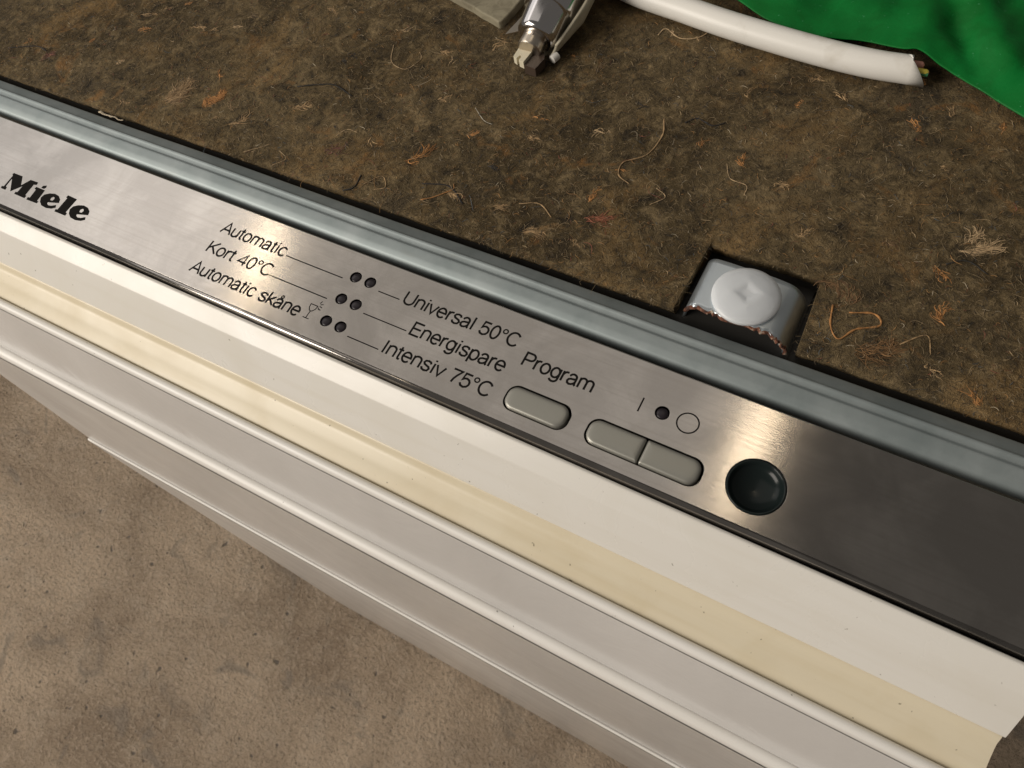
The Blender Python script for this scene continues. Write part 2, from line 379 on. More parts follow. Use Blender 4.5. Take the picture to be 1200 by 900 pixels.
def stroke(mb, pts, wd, z0=0.0, h=0.05):
    """low roof-shaped ribbon along a 2D polyline (mm)"""
    P = [Vector(p) for p in pts]; n = len(P); closed = (P[0] - P[-1]).length < 1e-4
    vs = []; fs = []
    for i, p in enumerate(P):
        a = P[i - 1] if i else (P[-2] if closed else P[0]); b = P[i + 1] if i < n - 1 else (P[1] if closed else P[-1])
        d1 = (p - a); d2 = (b - p)
        d1 = d1.normalized() if d1.length > 1e-6 else d2.normalized(); d2 = d2.normalized() if d2.length > 1e-6 else d1
        t = (d1 + d2); t = t.normalized() if t.length > 1e-3 else d1
        nn = Vector((-t.y, t.x)); k = 1 / max(0.55, nn.dot(Vector((-d1.y, d1.x))))
        q = p.copy()
        for s, z in ((-1, z0 - 0.02), (-0.9, z0 + h * .8), (0, z0 + h), (0.9, z0 + h * .8), (1, z0 - 0.02)): vs.append((q.x + nn.x * s * wd / 2 * k, q.y + nn.y * s * wd / 2 * k, z))
    for i in range(n - 1):
        for j in range(4): a = i * 5 + j; fs.append((a, a + 1, a + 6, a + 5))
    mb.add(vs, fs)
def words(text, xa, xb, y, em=7.85, wd=0.90):
    adv = sum(GL[c][0] for c in text); sx = (xb - xa) / (adv - 0.08)
    mb = MB(); x = xa - 0.03 * sx
    for c in text:
        for st in GL[c][1]: stroke(mb, [(x + px * sx, y + py * em) for px, py in st], wd * (0.68 if len(st) > 9 and max(q[0] for q in st) - min(q[0] for q in st) < 0.25 else 1.0))
        x += GL[c][0] * sx
    return Pn(mb.build('printed_words', M_print, label='printed word reading ' + text))
words('Automatic', -243.8, -208.9, 110.7); words('Kort 40°C', -243.8, -208.6, 99.8); words('Automatic skåne', -243.8, -185.5, 88.6)
words('Universal 50°C', -148.8, -97.2, 111.2); words('Energispare', -138.6, -97.2, 100.0); words('Intensiv 75°C', -144.6, -96.9, 88.7)
words('Program', -92.4, -63.9, 105.6)
for xa, xb, y in ((-207.6, -178.0, 111.6), (-208.6, -178.4, 100.6), (-160.4, -150.2, 112.0), (-160.4, -139.9, 100.7), (-160.5, -145.7, 89.2)):
    mb = MB(); stroke(mb, [(xa, y), (xb, y)], 0.5); Pn(mb.build('leader_line', M_print))
mb = MB(); stroke(mb, [(-45.9, 105.7), (-45.9, 111.4)], 0.62); Pn(mb.build('on_mark', M_print))
mb = MB(); stroke(mb, circle(-28.6, 108.6, 3.75, 40) + [(-28.6 + 3.75, 108.6)], 0.55); Pn(mb.build('off_mark', M_print))
mb = MB()
for st in ([(-183.2, 96.0), (-179.6, 96.0)], [(-183.1, 96.0), (-182.9, 94.4), (-182.2, 93.3), (-181.4, 92.9), (-180.6, 93.3), (-179.9, 94.4), (-179.7, 96.0)], [(-181.4, 92.9), (-181.4, 89.5)], [(-182.9, 89.5), (-179.9, 89.5)],
           [(-179.2, 95.6), (-178.5, 94.6)], [(-179.0, 96.3), (-177.7, 96.0)], [(-179.1, 97.0), (-178.0, 97.6)], [(-179.6, 97.5), (-179.2, 98.7)], [(-178.4, 95.2), (-177.7, 94.7)]):
    stroke(mb, st, 0.42)
Pn(mb.build('wine_glass_symbol', M_print))
LOGO = [
 [[(-367.3, 99.3), (-361.2, 99.4), (-357.6, 94.8), (-355.2, 99.3), (-350.2, 99.5), (-349.8, 98.1), (-351.4, 97.6), (-350.7, 91.1), (-349.8, 91.0), (-349.8, 89.5), (-356.9, 89.5), (-357.3, 90.7), (-356.2, 90.9), (-356.4, 94.8), (-360.2, 89.9), (-365.6, 96.3), (-364.9, 91.4), (-363.9, 91.1), (-363.5, 89.6), (-366.7, 89.6), (-367.2, 90.8), (-366.0, 91.0), (-366.6, 97.8), (-367.6, 98.5)]],
 [[(-349.2, 96.0), (-348.9, 97.1), (-343.0, 97.1), (-342.1, 90.7), (-341.0, 90.7), (-341.2, 89.5), (-348.1, 89.3), (-348.5, 90.7), (-347.2, 90.8), (-347.9, 95.6)]],
 [[(-346.1, 97.6), (-346.1, 98.9), (-344.3, 99.7), (-343.7, 98.6), (-344.3, 97.6)]],
 [[(-331.2, 95.8), (-330.3, 93.9), (-336.1, 92.2), (-335.8, 91.4), (-334.5, 90.9), (-332.8, 91.2), (-330.7, 92.5), (-329.8, 91.2), (-331.5, 89.9), (-334.6, 89.2), (-337.9, 89.5), (-340.3, 91.0), (-341.7, 93.0), (-341.3, 95.1), (-339.2, 96.6), (-336.4, 97.5), (-333.5, 97.2)], [(-336.0, 93.7), (-336.4, 94.8), (-335.8, 95.7), (-334.9, 95.7), (-334.3, 94.9), (-334.5, 93.7)]],
 [[(-329.2, 97.9), (-329.2, 99.3), (-323.0, 99.1), (-322.8, 91.1), (-321.7, 90.8), (-321.6, 89.4), (-328.7, 89.3), (-329.1, 90.6), (-328.0, 90.7), (-328.3, 97.7)]],
]
LOGO.append([[(x + 19.6, y + 0.1) for x, y in lp] for lp in LOGO[3]])
for L in LOGO: Pn(plate('logo_letter', M_print, L, 0.05, 0.1))

# door front below the panel ---------------------------------------------------
mb = MB(); box(mb, X0 + 2, X1 - 2, 77.5, 80.6, -14, -4.0); D(mb.build('panel_seal', M_black))
def door_part(name, m, prof, label=None, thick=None, x1=X1, x0=X0):
    mb = MB(); sweep(mb, prof, x0, x1, 24); return D(mb.build(name, m, smooth=True, label=label))
def auto_smooth(o, ang=35):
    me = o.data; me.polygons.foreach_set('use_smooth', [True] * len(me.polygons)); me.set_sharp_from_angle(angle=R(ang)); return o
top = rounded([(79.55, -12), (79.55, -2.1), (78.3, -1.75), (72.0, -6.8), (62.0, -21.6), (62.4, -23.2), (66, -24)], 0.45, 4)
auto_smooth(door_part('handle_strip', M_white, top, 'white plastic handle strip along the door top'), 60)
cre = rounded([(66, -24.6), (62.6, -23.6), (60.2, -27.0), (55.5, -29.3), (48.2, -32.0), (48.2, -36), (66, -36)], 1.2, 4)
auto_smooth(door_part('grip_channel', M_cream, cre, 'yellowed cream plastic grip channel'), 60)
bead = rounded([(48.1, -36), (48.2, -31.8), (47.3, -30.2), (45.6, -29.9), (44.3, -30.9), (43.9, -33.0), (43.9, -36)], 0.8, 4)
auto_smooth(door_part('upper_ridge', M_bead, bead), 60)
F1 = rounded([(43.6, -33.6), (33.4, -86.8), (33.4, -95), (60, -95), (60, -36.2), (44, -36.2)], 0.5, 2)
auto_smooth(door_part('upper_front_panel', M_enamel, F1, 'glossy white enamel strip mirroring the floor'), 40)
bead2 = rounded([(36, -96), (33.5, -86.4), (31.6, -86.0), (29.4, -87.0), (28.5, -89.5), (28.2, -96)], 1.0, 4)
auto_smooth(door_part('middle_ridge', M_bead, bead2), 60)
F2 = rounded([(28.0, -91.5), (20.9, -271.5), (20.9, -276), (50, -276), (50, -96.5), (28.0, -96.5)], 0.5, 2)
auto_smooth(door_part('lower_front_panel', M_enamel, F2), 40)
bead3 = rounded([(22, -276.5), (20.9, -271.3), (20.0, -270.7), (19.1, -271.6), (18.9, -276.5)], 0.5, 3)
auto_smooth(door_part('lower_ridge', M_bead, bead3), 60)
F3 = rounded([(18.8, -274.5), (13.5, FLOOR + 2), (50, FLOOR + 2), (50, -276.8), (18.8, -276.8)], 0.5, 2)
auto_smooth(door_part('plinth_panel', M_enamel, F3), 40)

# mounting bracket in the notch of the felt -----------------------------------
bx0, bx1 = -46.8, -8.5
def brk(t):   # cross profile x,z : left flange, arch, right flange
    return t
pro = rounded([(bx0 - 1.6, -9), (bx0 - 0.6, -1.0), (bx0 + 2.0, 2.2), (bx0 + 11, 2.6), (bx0 + 26, 2.6), (bx0 + 33, 1.8), (bx0 + 37.0, -2.5), (bx0 + 39.5, -9)], 3.0, 5)
vs = []; fs = []; k = len(pro); ny = 12
fr = [noise.noise((i * 0.9, 2.2, 0)) for i in range(k)]
for j in range(ny + 1):
    for i, (x, z) in enumerate(pro):
        yf = 152.3 + 1.2 * fr[i] - 1.5 * (i / k) ; yb = 175.2 - 1.5 * (i / k)
        y = yf + (yb - yf) * j / ny
        vs.append((x, y, z))
for j in range(ny):
    for i in range(k - 1): fs.append((j * k + i, j * k + i + 1, (j + 1) * k + i + 1, (j + 1) * k + i))
mb = MB(); mb.add(vs, fs); M_zinc = mat('bright_zinc', (0.60, 0.66, 0.70), 0.34, 0.85); g = G(M_zinc); zn = g.noise(g.coord(), 160, 4); g.rough(g.math('ADD', g.math('MULTIPLY', zn, 0.2), 0.24))
br = mb.build('mounting_bracket', M_zinc, smooth=True, label='bent galvanised bracket with rusty torn front edge'); D(br)
sm = br.modifiers.new('thickness', 'SOLIDIFY'); sm.thickness = 0.0011; sm.offset = -1
def make_rust():
    m = mat('rust', (0.16, 0.06, 0.03), 0.85); g = G(m); n = g.noise(g.coord(), 500, 4)
    g.color(g.ramp(n, [(0.4, (0.06, 0.028, 0.02)), (0.55, (0.20, 0.075, 0.04)), (0.66, (0.45, 0.38, 0.30))])); g.bump(n, 0.8, 0.0006); return m
M_rust = make_rust()
mb = MB(); tube(mb, [(x + 0.15, 152.2 + 1.2 * fr[i] - 1.5 * (i / k) + 0.35 * random.uniform(-1, 1), z - 0.55 + 0.25 * random.uniform(-1, 1)) for i, (x, z) in enumerate(pro) if z > -8], [0.62 + 0.5 * abs(noise.noise((i * 1.7, 0, 5))) for i, (x, z) in enumerate(pro) if z > -8], 7)
ru = mb.build('torn_edge', M_rust); ru.parent = br
# plastic cap: disc with square dimple in its middle
def make_cap():
    m = mat('translucent_plastic', (0.66, 0.69, 0.72), 0.34, 0.0, Subsurface_Weight=0.85, Subsurface_Scale=0.004)
    m.node_tree.nodes['Principled BSDF'].inputs['Subsurface Radius'].default_value = (1, 1, 1)
    return m
M_cap = make_cap()
mb = MB(); n = 48; pr = [(11.9, 2.7), (12.3, 3.0), (12.35, 3.7), (12.0, 4.2), (10.6, 4.9), (8.0, 5.7), (5.6, 6.1), (4.6, 6.2), (3.7, 6.15), (2.8, 5.95), (2.0, 5.75), (1.2, 5.7), (0.05, 5.7)]
vs = []
for r, z in pr:
    for i in range(n):
        a = 2 * math.pi * i / n; sq = 1.0
        if 1.5 < r < 6: sq = 1.0 / max(abs(math.cos(a + .5)), abs(math.sin(a + .5))) * 0.86
        vs.append((-28.5 + r * sq * math.cos(a), 162.2 + r * sq * math.sin(a), z))
fs = [(q * n + i, q * n + (i + 1) % n, (q + 1) * n + (i + 1) % n, (q + 1) * n + i) for q in range(len(pr) - 1) for i in range(n)]
fs += [tuple(range(n)), tuple(range((len(pr) - 1) * n, len(pr) * n))]
mb.add(vs, fs); cp = mb.build('screw_cap', M_cap, smooth=True, label='round milky plastic screw cap'); cp.parent = br
# near-black sheet that paints in the shade of the void under the bracket
mb = MB(); box(mb, bx0 - 1, bx1 + 1, 147.5, 181, -7.9, -7.0); D(mb.build('notch_shade_sheet', M_dark))

# glue crumb on the rail near the left end
def make_foil():
    m = mat('dirty_glue', (0.55, 0.46, 0.33), 0.35); g = G(m); n = g.noise(g.coord(), 900, 3); g.bump(n, 1.0, 0.001); return m
mb = MB(); tube(mb, [(-355 + i * 1.7, 147.6 + 0.3 * math.sin(i * 2.1), -1.2 + 0.4 * math.sin(i * 1.3)) for i in range(11)], [0.2 + 0.45 * random.random() for i in range(11)], 6)
D(mb.build('glue_bead', make_foil()))

# ------------------------------------------------------------------ felt mat
def make_felt():
    m = mat('recycled_felt', (0.08, 0.06, 0.04), 1.0)
    m.node_tree.nodes['Principled BSDF'].inputs['Specular IOR Level'].default_value = 0.15
    g = G(m); v = g.coord()
    big = g.noise(v, 9, 4, 0.55, 0.6); mid = g.noise(v, 95, 7, 0.7, 0.9); fine = g.noise(v, 420, 5, 0.7, 0.4); fib = g.noise(v, 900, 3, 0.6, 2.0)
    red = g.noise(v, 30, 4, 0.6, 1.2); org = g.noise(v, 42, 5, 0.6, 1.5); och = g.noise(v, 21, 6, 0.65, 1.0)
    c = g.mix((0.072, 0.051, 0.025), (0.165, 0.122, 0.065), g.ramp(big, [(0.35, 0.0), (0.65, 1.0)]))
    c = g.mix(c, (0.32, 0.235, 0.125), g.math('MULTIPLY', g.ramp(mid, [(0.5, 0.0), (0.68, 1.0)]), 0.8))
    c = g.mix(c, (0.022, 0.019, 0.015), g.math('MULTIPLY', g.ramp(mid, [(0.33, 1.0), (0.47, 0.0)]), 0.9))
    c = g.mix(c, (0.30, 0.185, 0.075), g.math('MULTIPLY', g.ramp(och, [(0.52, 0.0), (0.68, 1.0)]), 0.55))
    c = g.mix(c, (0.05, 0.042, 0.032), g.math('MULTIPLY', g.ramp(och, [(0.30, 1.0), (0.43, 0.0)]), 0.6))
    c = g.mix(c, (0.20, 0.165, 0.12), g.math('MULTIPLY', g.ramp(fib, [(0.58, 0.0), (0.72, 1.0)]), 0.55))
    c = g.mix(c, (0.02, 0.017, 0.013), g.math('MULTIPLY', g.ramp(fine, [(0.30, 1.0), (0.47, 0.0)]), 0.7))
    c = g.mix(c, (0.16, 0.045, 0.03), g.math('MULTIPLY', g.ramp(red, [(0.70, 0.0), (0.78, 1.0)]), 0.6))
    c = g.mix(c, (0.30, 0.15, 0.05), g.math('MULTIPLY', g.ramp(org, [(0.60, 0.0), (0.72, 1.0)]), 0.6))
    g.color(c)
    g.bump(g.math('ADD', g.math('MULTIPLY', fine, 0.6), g.math('ADD', fib, mid)), 0.8, 0.0012)
    return m
M_felt = make_felt()
YE = 148.9
def yedge(x):
    r = 0.35 * noise.noise((x * 0.35, 1, 0)) + 0.5 * noise.noise((x * 0.07, 5, 0)) + 0.3 * noise.noise((x * 1.4, 8, 0))
    l, rt = -49.6, -6.4
    def sm(t): t = max(0, min(1, t)); return t
    a = sm((x - (l - 1.2)) / 1.8); b = sm(((rt + 1.2) - x) / 1.8)
    t = min(a, b)
    f = 0.0 if t <= 0 else (1 - math.sqrt(max(0, 1 - t * t)) if t < 1 else 1.0)
    f = t if t in (0, 1) else (0.06 * math.sin(t * 3.14) + t)
    f = max(0, min(1, f))
    return YE + r + f * (32.0 + 0.4 * r)
xs = sorted(set([round(float(x), 2) for x in np.arange(-560, 140, 1.1)] + [round(float(x), 2) for x in np.arange(-51.2, -48.2, 0.12)] + [round(float(x), 2) for x in np.arange(-7.8, -4.8, 0.12)]))
rows = [0, 0.0015, 0.004, 0.0075] + [0.0115 + (1 - 0.0115) * (i / 190) ** 1.25 for i in range(191)]
YM = 640.0; FT = 0.9
def felt_z(x, y):
    d = y - yedge(x) if abs(x + 28) > 24 else min(y - yedge(x), 3)
    n1 = noise.fractal((x * 0.018, y * 0.018, 0), 1.0, 2.0, 3); n2 = noise.fractal((x * 0.11, y * 0.11, 3), 0.8, 2.0, 3); n3 = noise.noise((x * .55, y * .55, 7))
    return FT + 0.8 * n1 + 0.3 * n2 + 0.12 * n3 - 0.9 * math.exp(-max(d, 0) / 0.9)
vs = []; fs = []; nr = len(rows)
for x in xs:
    ye = yedge(x)
    vs += [(x, ye + 3.5, -7.8)]
    for s in rows:
        y = ye + (YM - ye) * s; vs.append((x, y, felt_z(x, y)))
nr += 1
for i in range(len(xs) - 1):
    for j in range(nr - 1): a = i * nr + j; fs.append((a, a + nr, a + nr + 1, a + 1))
mb = MB(); mb.add(vs, fs)
felt = empty('felt_mat', (-200, 400, -8)); tag(felt, 'matted brown recycled-fibre felt pad covering the dishwasher top', 'felt mat')
def Fl(o): o.parent = felt; o.location = -felt.location; return o
Fl(mb.build('felt_sheet', M_felt, smooth=True))

# loose fibres on the felt
def make_fibre_mat():
    m = mat('fibres', (0.2, 0.16, 0.1), 0.8); g = G(m)
    a = g.n.new('ShaderNodeAttribute'); a.attribute_name = 'tint'; g.color(a.outputs['Color']); return m
M_fib = make_fibre_mat()
def fibres(name, spec, cols):
    """spec rows: x, y, z, heading, length, curl, width, lift ; builds curved ribbons"""
    N = len(spec); K = 7; sp = np.array(spec)
    t = np.linspace(0, 1, K); P = np.zeros((N, K, 3)); hd = np.zeros((N, K))
    wig = rng.normal(0, 1, (N, 2)); ph = rng.uniform(0, 6.28, N)
    for k in range(K): hd[:, k] = sp[:, 3] + sp[:, 5] * t[k] + 0.5 * wig[:, 0] * np.sin(5 * t[k] + ph)
    stp = sp[:, 4] / (K - 1)
    P[:, 0, 0] = sp[:, 0]; P[:, 0, 1] = sp[:, 1]
    for k in range(1, K):
        P[:, k, 0] = P[:, k - 1, 0] + np.cos(hd[:, k]) * stp; P[:, k, 1] = P[:, k - 1, 1] + np.sin(hd[:, k]) * stp
    P[:, :, 2] = sp[:, 2:3] + sp[:, 7:8] * np.sin(np.pi * t)[None, :]
    wd = sp[:, 6:7] * (0.35 + 0.65 * np.sin(np.pi * (0.08 + 0.84 * t)))[None, :]
    nx = -np.sin(hd); ny = np.cos(hd); tl = rng.uniform(-0.6, 0.6, N)[:, None]
    A = P.copy(); B = P.copy()
    A[:, :, 0] += nx * wd / 2; A[:, :, 1] += ny * wd / 2; A[:, :, 2] += wd * tl / 2
    B[:, :, 0] -= nx * wd / 2; B[:, :, 1] -= ny * wd / 2; B[:, :, 2] -= wd * tl / 2
    V = np.stack([A, B], 2).reshape(-1, 3) * MM
    base = (np.arange(N) * K * 2)[:, None] + (np.arange(K - 1) * 2)[None, :]
    F = np.stack([base, base + 1, base + 3, base + 2], -1).reshape(-1, 4)
    me = bpy.data.meshes.new(name); me.vertices.add(len(V)); me.vertices.foreach_set('co', V.ravel())
    me.loops.add(F.size); me.loops.foreach_set('vertex_index', F.ravel().astype(np.int32))
    me.polygons.add(len(F)); me.polygons.foreach_set('loop_start', np.arange(0, F.size, 4, dtype=np.int32)); me.polygons.foreach_set('loop_total', np.full(len(F), 4, dtype=np.int32))
    at = me.color_attributes.new('tint', 'FLOAT_COLOR', 'POINT')
    cc = np.repeat(np.array(cols), K * 2, axis=0); cc = np.concatenate([cc, np.ones((len(cc), 1))], 1)
    at.data.foreach_set('color', cc.ravel().astype(np.float32)); me.update(); me.validate(); me.materials.append(M_fib)
    o = bpy.data.objects.new(name, me); C.objects.link(o); return o
spec = []; cols = []
pal = [((0.13, 0.093, 0.048), 30), ((0.065, 0.047, 0.026), 22), ((0.21, 0.155, 0.085), 20), ((0.31, 0.225, 0.125), 8), ((0.03, 0.027, 0.022), 14), ((0.32, 0.17, 0.06), 5), ((0.20, 0.06, 0.04), 1), ((0.45, 0.38, 0.27), 1.2), ((0.075, 0.09, 0.10), 2)]
pc = [p[0] for p in pal]; pw = [p[1] for p in pal]
def in_felt(x, y): return y > yedge(x) + 0.15
for i in range(60000):
    x = random.uniform(-500, 110); y = 148 + 185 * random.random() ** 1.15
    if not in_felt(x, y): continue
    c = random.choices(pc, pw)[0]; k = random.uniform(0.65, 1.35); L = random.uniform(0.8, 3.6) if random.random() < 0.96 else random.uniform(3.5, 9)
    spec.append((x, y, felt_z(x, y) + random.uniform(-0.05, 0.25), random.uniform(0, 6.28), L, random.gauss(0, 1.2), random.uniform(0.07, 0.19), random.uniform(0, 0.3))); cols.append(tuple(q * k for q in c))
# frayed fringe along the cut edge
for i in range(1500):
    x = random.uniform(-500, 110); y = yedge(x) + 0.4
    c = random.choices(pc, pw)[0]
    spec.append((x, y, felt_z(x, y) - random.uniform(-0.1, 0.6), random.uniform(3.4, 6.0), random.uniform(0.5, 1.6), random.gauss(0, 1.0), random.uniform(0.08, 0.2), 0.1)); cols.append(c)
ff = Fl(fibres('loose_fibres', spec, cols)); ff['kind'] = 'stuff'; ff['label'] = 'matted loose fibres on the felt'

# larger tufts and threads, one by one
TAN = (0.38, 0.25, 0.125); ORG = (0.44, 0.21, 0.07); PAL = (0.48, 0.34, 0.19); RED = (0.24, 0.085, 0.045); WHT = (0.55, 0.50, 0.40)
tufts = [(-319, 172, 10, 15, (0.36, 0.24, 0.125), 1.25, 420), (-297, 176, 10, 7, ORG, 0.5, 260), (-252, 186, 3, 8, TAN, 0.6, 60), (-276, 167, 2.5, 9, TAN, 0.7, 60),
         (-182, 179, 3, 12, ORG, 0.9, 70), (-188, 213, 4, 6, TAN, 0.5, 40), (-165, 199, 3, 5, ORG, 0.5, 40), (-115, 161, 9, 4, TAN, 0.3, 70), (-94, 176, 9, 6, RED, 0.5, 110),
         (-101, 186, 3, 6, ORG, 1.5, 50), (-136, 167, 8, 4, TAN, 0.3, 50), (-157, 166, 8, 3, TAN, 0.5, 50), (-53, 225, 3, 6, ORG, 2.0, 40), (-41, 278, 5, 5, TAN, 1.0, 60),
         (3, 266, 7, 5, ORG, 2.2, 70), (-35, 218, 4, 5, TAN, 0.5, 40), (39, 214, 12, 6, PAL, 0.5, 130), (36, 219, 5, 8, PAL, 1.3, 60), (34, 183, 3, 9, ORG, 2.0, 50), (51, 154, 6, 4, ORG, 2.5, 60), (44, 150, 4, 3, TAN, 2.5, 40),
         (-182, 152, 7, 5, ORG, 2.4, 50), (-366, 179, 4, 4, PAL, 0.5, 50), (-412, 169, 9, 7, (0.16, 0.06, 0.045), 0.8, 80), (-220, 168, 7, 9, (0.15, 0.06, 0.045), 0.6, 60), (-204, 240, 5, 4, TAN, 0.3, 50),
         (-139, 206, 5, 4, TAN, 0.6, 50), (-19, 199, 6, 4, TAN, 0.8, 40), (10, 205, 5, 4, (0.16, 0.10, 0.05), 0.4, 40), (20, 160, 14, 10, (0.2, 0.11, 0.045), 0.4, 110), (0, 180, 12, 8, (0.18, 0.1, 0.045), 2.1, 90)]
for _ in range(75):
    tufts.append((random.uniform(-470, 70), random.uniform(156, 300), random.uniform(2.5, 9), random.uniform(1.5, 4), random.choice([TAN, TAN, ORG, ORG, PAL, (0.16, 0.11, 0.06), (0.03, 0.026, 0.022)]), random.uniform(0, 6.28), random.randint(14, 34)))
for x, y, rx, ry, col, ang, n in tufts:
    if not in_felt(x, y - 4) or (-53 < x < -3 and y < 186): continue
    sp_ = []; cl_ = []; L = max(rx, ry) * 1.15; wdt = min(rx, ry) * 0.42; curl = random.gauss(0, 1.3); hx, hy = math.cos(ang), math.sin(ang)
    for i in range(n):
        q = random.gauss(0, 0.42) * wdt; u = random.uniform(-0.55, 0.25) * L
        qx, qy = x + hx * u - hy * q, y + hy * u + hx * q
        k = random.uniform(0.75, 1.5) * (1.0 if abs(q) < wdt * .5 else 0.7)
        sp_.append((qx, qy, felt_z(qx, qy) + random.uniform(-0.3, 0.16), ang - curl * .5 + curl * (u / L + .5) + random.gauss(0, 0.25), random.uniform(0.25, 0.65) * L, curl * .5 + random.gauss(0, 0.5), random.uniform(0.12, 0.34), random.uniform(0, 0.2))); cl_.append(tuple(c * k for c in col))
    Fl(fibres('fibre_tuft', sp_, cl_))
threads = [([(-91, 235), (-88, 226), (-90, 214), (-97, 207), (-96, 200), (-90, 197)], TAN, 0.5), ([(-231, 236), (-226, 226), (-217, 224), (-213, 232), (-216, 236)], PAL, 0.3), ([(-172, 213), (-165, 208), (-160, 207)], WHT, 0.25),
           ([(0, 172), (2, 163), (6, 159), (10, 165), (17, 170), (14, 174), (6, 171)], ORG, 0.55), ([(-244, 150), (-240, 156), (-246, 159)], PAL, 0.3), ([(-262, 152), (-252, 161)], PAL, 0.3),
           ([(-90, 298), (-96, 286), (-104, 283), (-112, 287), (-114, 282)], PAL, 0.55), ([(-58, 221), (-54, 214), (-47, 213), (-46, 208)], PAL, 0.3), ([(-79, 199), (-74, 196), (-78, 190)], PAL, 0.3),
           ([(-225, 176), (-222, 181), (-216, 181)], PAL, 0.28), ([(25, 165), (32, 172), (35, 165)], TAN, 0.4), ([(-168, 158), (-163, 162), (-158, 168), (-159, 171)], ORG, 0.5), ([(-196, 156), (-191, 163), (-186, 158), (-190, 155)], TAN, 0.4),
           ([(-128, 172), (-120, 175), (-112, 170)], TAN, 0.4), ([(30, 203), (36, 207), (44, 204)], (0.03, 0.027, 0.022), 0.5), ([(-262, 196), (-246, 203), (-232, 200)], (0.02, 0.018, 0.015), 0.6), ([(-440, 165), (-425, 172), (-415, 171)], (0.025, 0.02, 0.016), 0.6),
           ([(-172, 166), (-160, 169), (-150, 163)], (0.02, 0.018, 0.02), 0.5), ([(-200, 160), (-199, 153), (-203, 149.5)], (0.02, 0.018, 0.015), 0.6), ([(-82, 236), (-78, 240), (-71, 238), (-66, 242)], (0.024, 0.02, 0.018), 0.5)]
def thread_mat(c):
    m = mat('thread', c, 0.85); g = G(m); n = g.noise(g.coord(), 700, 3)
    g.color(g.mix(tuple(q * .6 for q in c), tuple(min(1, q * 1.15) for q in c), g.ramp(n, [(0.35, 0.0), (0.65, 1.0)]))); return m
tm = {}
for pts, c, r in threads:
    if c not in tm: tm[c] = thread_mat(c)
    pp = spline([(x, y, 0) for x, y in pts], 6); mb = MB()
    tube(mb, [(p.x, p.y, felt_z(p.x, p.y) + r * 0.45) for p in pp], [r * (0.45 + 0.75 * abs(noise.noise((p.x * 0.4, p.y * 0.4, 3)))) for p in pp], 6, squash=0.7)
    Fl(mb.build('thread', tm[c], smooth=True))

# ------------------------------------------------------------------ white cable
cab = empty('power_cable', (-80, 292, 1.5)); tag(cab, 'white sheathed power cable cut at an angle with wire ends showing', 'cable')
def Cb(o): o.parent = cab; o.location = -cab.location; return o
def make_sheath():
    m = mat('white_cable_sheath', (0.72, 0.70, 0.64), 0.38); g = G(m); n = g.noise(g.coord(), 60, 4, 0.6, 0.5)
    g.color(g.mix((0.82, 0.80, 0.75), (0.58, 0.54, 0.46), g.math('MULTIPLY', g.ramp(n, [(0.55, 0.0), (0.75, 1.0)]), 0.6))); return m
cp_ = spline([(-235, 345, 7.6), (-190, 322, 7.2), (-155, 306, 7.0), (-132, 298.4, 7.0), (-107.6, 294.4, 7.0), (-82.1, 290.4, 7.0), (-47.2, 286.9, 7.0), (-23.3, 286.0, 7.1), (-5.0, 287.2, 7.4)], 8)
RC = 5.6; mb = MB(); n = 28; vs = []; fs = []
K = len(cp_)
for i, p in enumerate(cp_):
    t = (cp_[min(i + 1, K - 1)] - cp_[max(i - 1, 0)]).normalized(); s = Vector((0, 0, 1)).cross(t).normalized(); u = t.cross(s)
    for j in range(n):
        a = 2 * math.pi * j / n; q = p + s * RC * math.cos(a) + u * RC * math.sin(a)
        if i == K - 1: q += t * (-3.8 * math.cos(a) - 2.8 * math.sin(a))        # slanted cut
        vs.append(q)
for i in range(K - 1):
    for j in range(n): fs.append((i * n + j, i * n + (j + 1) % n, (i + 1) * n + (j + 1) % n, (i + 1) * n + j))
# inner wall of the cut
p = cp_[-1]; t = (cp_[-1] - cp_[-2]).normalized(); s = Vector((0, 0, 1)).cross(t).normalized(); u = t.cross(s); off = len(vs)
for dr, back in ((4.3, 0.0), (4.2, 5.0)):
    for j in range(n):
        a = 2 * math.pi * j / n; vs.append(p + s * dr * math.cos(a) + u * dr * math.sin(a) + t * (-2.9 * math.cos(a) - 2.1 * math.sin(a) - back))
for j in range(n):
    a = (K - 1) * n + j; b = (K - 1) * n + (j + 1) % n; fs.append((a, b, off + (j + 1) % n, off + j)); fs.append((off + j, off + (j + 1) % n, off + n + (j + 1) % n, off + n + j))
fs.append(tuple(range(off + n, off + 2 * n)))
mb.add(vs, fs); Cb(mb.build('sheath', make_sheath(), smooth=True))
def wire(name, sx, uz, col, r, ext, lab):
    m = mat(name + '_insulation', col, 0.45); mb = MB(); c0 = p + s * sx + u * uz
    tube(mb, [c0 - t * 4, c0 + t * (ext - 0.8), c0 + t * ext], [r, r, r * 0.7], 14); o = Cb(mb.build(name, m, smooth=False, label=lab)); auto_smooth(o)
    mb = MB(); tube(mb, [c0 + t * (ext - 1), c0 + t * (ext + .25)], r * 0.5, 10); k = mb.build('copper_core', mat('copper', (0.55, 0.26, 0.14), 0.35, 1.0)); k.parent = o
wire('wire', 1.7, 1.2, (0.42, 0.20, 0.15), 1.75, 2.2, 'pinkish brown wire end')
wire('wire', -1.5, 0.9, (0.50, 0.42, 0.06), 1.5, 4.6, 'yellow wire end with green stripe')
wire('wire', 0.0, -1.9, (0.05, 0.08, 0.25), 1.5, 1.0, 'blue wire end')
mb = MB(); c0 = p - s * 2.4 + u * 0.9; tube(mb, [c0 - t * 3, c0 + t * 4.7], 0.8, 10); Cb(mb.build('wire_stripe', mat('green_insulation', (0.03, 0.16, 0.06), 0.45)))

